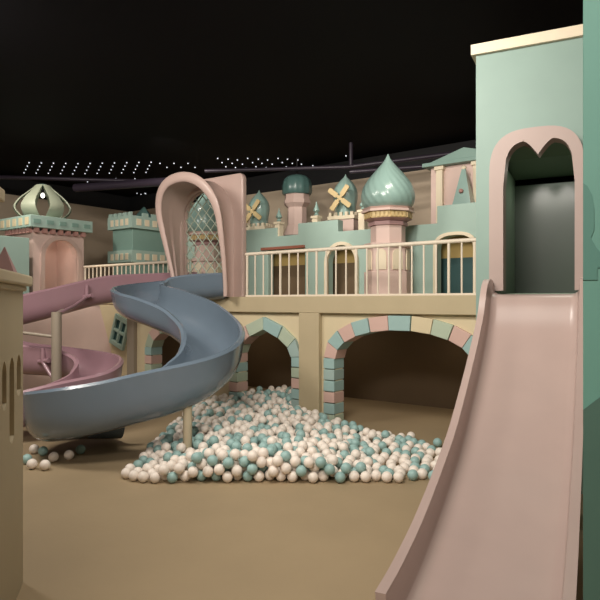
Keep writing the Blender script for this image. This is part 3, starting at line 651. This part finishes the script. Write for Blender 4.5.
for (x, y) in spots:
    p = zp2(x, y, ZC - .001)
    if p.x < UL + .1 or p.y > VB - .1: p = Vector((max(p.x, UL + .15), min(p.y, VB - .15), p.z))
    if first is None:
        o = ledm.build('ceiling_lamp', 'led'); first = o
    else: o = first.copy(); COL.objects.link(o)
    o.location = p
    zn = 'above the mint keep and crown at the left' if x < 158 else 'just above the pink hood' if x < 212 else 'above the windmill turret and ribbed cap' if x < 340 else 'alone beside the hanger pipe'
    tag(o, 'tiny white ceiling lamp ' + zn, 'ceiling lamp', 'ceiling lamps ' + zn)

# ================================================================== BALL PIT
RB = .065
def toc(x, y): return (.8 * x + .6 * y, -.6 * x + .8 * y)       # world -> camera plan
rb = random.Random(11)
def poly_in(px, py, P):
    c = False; j = len(P) - 1
    for i in range(len(P)):
        if (P[i][1] > py) != (P[j][1] > py) and px < (P[j][0] - P[i][0]) * (py - P[i][1]) / (P[j][1] - P[i][1]) + P[i][0]: c = not c
        j = i
    return c
def gp(x, y, h=0.): Z = 600 * (H - h) / (y - 302); w_ = cw((x - 300) / 600 * Z, Z); return (w_.x, w_.y)
front = [gp(122, 483), gp(150, 452), gp(182, 428), gp(205, 415), (-8.2, VA - .15), (-6.45, VA - .17), (-6.0, VA - .25), (-5.4, VA - .3), gp(368, 436), gp(400, 441), gp(425, 448), gp(440, 458), gp(441, 483)]
bays = [(A1[0] + .1, A1[1] - .1, VA - .3, 10.9), (-7.7, -6.3, VA + .35, 11.1), (A0[0] + .1, A0[1] - .1, VA - .2, 10.2)]
def target(x, y):
    X, Z = toc(x, y); sx = 300 + 600 * X / Z; sy = 302 + 600 * H / Z
    if y > VA + TH and x > -8.5 and sx > 296: return 0
    for (a, b, c, d) in bays:
        if a < x < b and c < y < d: return .4 if b < -6 else .3
    if not poly_in(x, y, front): return 0
    h = .34 - max(0, (sx - 290)) / 100 * .24
    if sx < 200: h = min(h, .06 + (sx - 130) / 70 * .24)
    return max(.13, h)
cells = {}
def near_balls(x, y):
    i, j = int(x // .14), int(y // .14)
    for a in (-1, 0, 1):
        for b in (-1, 0, 1):
            for q in cells.get((i + a, j + b), ()): yield q
def rest(x, y):
    z = RB
    for (qx, qy, qz) in near_balls(x, y):
        d2 = (qx - x) ** 2 + (qy - y) ** 2
        if d2 < 4 * RB * RB: z = max(z, qz + math.sqrt(4 * RB * RB - d2))
    return z
obst = [(p.x, p.y, .13)]
obst = [(cw(-1.49, 7.95).x, cw(-1.49, 7.95).y, .06)]
def free(x, y):
    for ox, oy, rr in obst:
        if (ox - x) ** 2 + (oy - y) ** 2 < (rr + RB + .005) ** 2: return False
    if x > -8.05 - .1 and VA - .06 - RB < y < VA + TH + .04 + RB and not (A1[0] + .03 + RB < x < A1[1] - .03 - RB): return False
    if x < -8.0 and VA - .06 - RB < y < VA + TH + .04 + RB and not (A0[0] + .03 + RB < x < A0[1] - .03 - RB): return False
    if y > VA + TH and (x > -6.3 - RB or x < -11.1): return False
    if y < VA and -6.33 - RB < x < -5.9 + RB and y > VA - .1 - RB: return False
    return True
balls = []; fails = 0
while fails < 900 and len(balls) < 2600:
    best = None
    for _ in range(9):
        x = rb.uniform(-10.3, -2.6); y = rb.uniform(3.8, 11.0)
        tg = target(x, y)
        if tg <= 0 or not free(x, y): continue
        z = rest(x, y)
        if z + RB > tg + RB: continue
        if best is None or z < best[2]: best = (x, y, z)
    if best is None: fails += 1; continue
    # settle: small downhill moves
    x, y, z = best
    for st_ in (.04, .02, .01):
        for _ in range(4):
            c = [(rest(x + st_ * math.cos(a), y + st_ * math.sin(a)), x + st_ * math.cos(a), y + st_ * math.sin(a)) for a in (0, .785, 1.571, 2.356, 3.142, 3.927, 4.712, 5.498)]
            c = [q for q in c if free(q[1], q[2]) and target(q[1], q[2]) > 0]
            if not c: break
            m_ = min(c)
            if m_[0] < z - 1e-4: z, x, y = m_
            else: break
    balls.append((x, y, z)); cells.setdefault((int(x // .14), int(y // .14)), []).append((x, y, z))
# strays at the far left and on the right edge
strays = [(34, 449, 'c'), (43, 451, 't'), (53.5, 457, 'c'), (69, 455, 'c'), (80.5, 449.5, 't'), (27, 459, 't'), (32, 464, 'c'), (45, 465, 'c'), (411, 436, 'c'), (437.5, 442.5, 't'), (447, 458, 'c')]
def bl_z(x, y):
    Z = 600 * (H - RB) / (y - 302); return cw((x - 300) / 600 * Z, Z)
sb_ = []
for (x, y, c) in strays:
    p = bl_z(x, y); sb_.append((p.x, p.y, RB, c))
balls = [b for b in balls if all((b[0] - s[0]) ** 2 + (b[1] - s[1]) ** 2 + (b[2] - s[2]) ** 2 > 4 * RB * RB for s in sb_)]
# how large each ball shows (coarse visibility count), nearest first
W2 = 600; zb2 = {}; pr = []
for i, (x, y, z) in enumerate(balls):
    X, Z = toc(x, y); pr.append((Z, i, (300 + 600 * X / Z) * 1, 302 - 600 * (z - H) / Z, 600 * RB / Z))
pr.sort(); own = {}; cnt = {}
for Z, i, sx, sy, sr in pr:
    for a in range(int(sx - sr), int(sx + sr) + 1):
        for b in range(int(sy - sr), int(sy + sr) + 1):
            if (a - sx) ** 2 + (b - sy) ** 2 <= sr * sr and (a, b) not in own and b < 470: own[(a, b)] = i; cnt[i] = cnt.get(i, 0) + 1
kinds = {}
for i in range(len(balls)): kinds[i] = 't' if rb.random() < .33 else 'c'
ball_me = {}
for c, m in (('c', 'ball_cream'), ('t', 'ball_teal')):
    o = MB().sphere((0, 0, 0), RB, 20, 12).build('pit_ball', m); ball_me[c] = o.data; D.objects.remove(o)
small = {}
GL = {'c': ('cream ball heaped in the ball pit', 'cream balls in the pit'), 't': ('teal ball heaped in the ball pit', 'teal balls in the pit')}
def put(c, p, lab, grp=None):
    o = D.objects.new('pit_ball', ball_me[c]); COL.objects.link(o); o.location = p
    tag(o, lab, 'ball', grp); return o
SL = ['cream ball, leftmost of the upper row on the tan floor beneath the blue slide', 'teal ball second from left beneath the blue slide', 'cream ball in the middle of the row beneath the blue slide', 'cream ball left of the last teal ball beneath the blue slide', 'teal ball at right end of the row beneath the blue slide',
      'teal ball touching the foreground stone tower', 'cream ball low beside the foreground stone tower', 'cream ball, lower right of those beside the stone tower', 'lone cream ball on the brown floor beyond the heap', 'dark teal ball at the right end of the heap', 'cream ball against the pink slide']
for (x, y, z, c), lab in zip(sb_, SL): put(c, (x, y, z), lab)
ids = sorted(cnt, key=lambda i: -cnt[i]); keep = set(ids[:289])
def zone(i):
    x, y, z = balls[i]; X, Z = toc(x, y); sx = 300 + 600 * X / Z; sy = 302 - 600 * (z - H) / Z
    if y > VA - .05: return 'lying inside the opening of the small pointed arch'
    if sy > 462: return 'in the front row of the heap' + (' left of the slide post' if sx < 188 else ' in front of the wide slide side' if sx > 360 else ' in the middle')
    if sx < 188: return 'at the left end of the heap, left of the slide post'
    if sx < 240: return 'right of the slide post below the blue slide'
    if sx < 305: return 'before the small pointed arch' + (', nearer the arch' if sy < 425 else ', nearer the viewer')
    if sx < 350: return 'before the plain pilaster and the bricks beside it' + (', nearer the pilaster' if sy < 440 else ', nearer the viewer')
    return 'at the right end of the heap before the wide dark arch'
for i in sorted(keep):
    c = kinds[i]; zn = zone(i); nm = 'cream' if c == 'c' else 'teal'
    put(c, balls[i], '%s ball %s' % (nm, zn), '%s balls %s' % (nm, zn))
print('balls', len(balls), 'visible', len(cnt))
mb = MB()
for i, b_ in enumerate(balls):
    if i not in keep: mb.sphere(b_, RB, 12, 7, 0 if kinds[i] == 'c' else 1)
tag(mb.build('pit_ball_heap', ['ball_cream', 'ball_teal']), 'deeper and farther cream and teal balls filling the pit', 'balls', None, 'stuff')
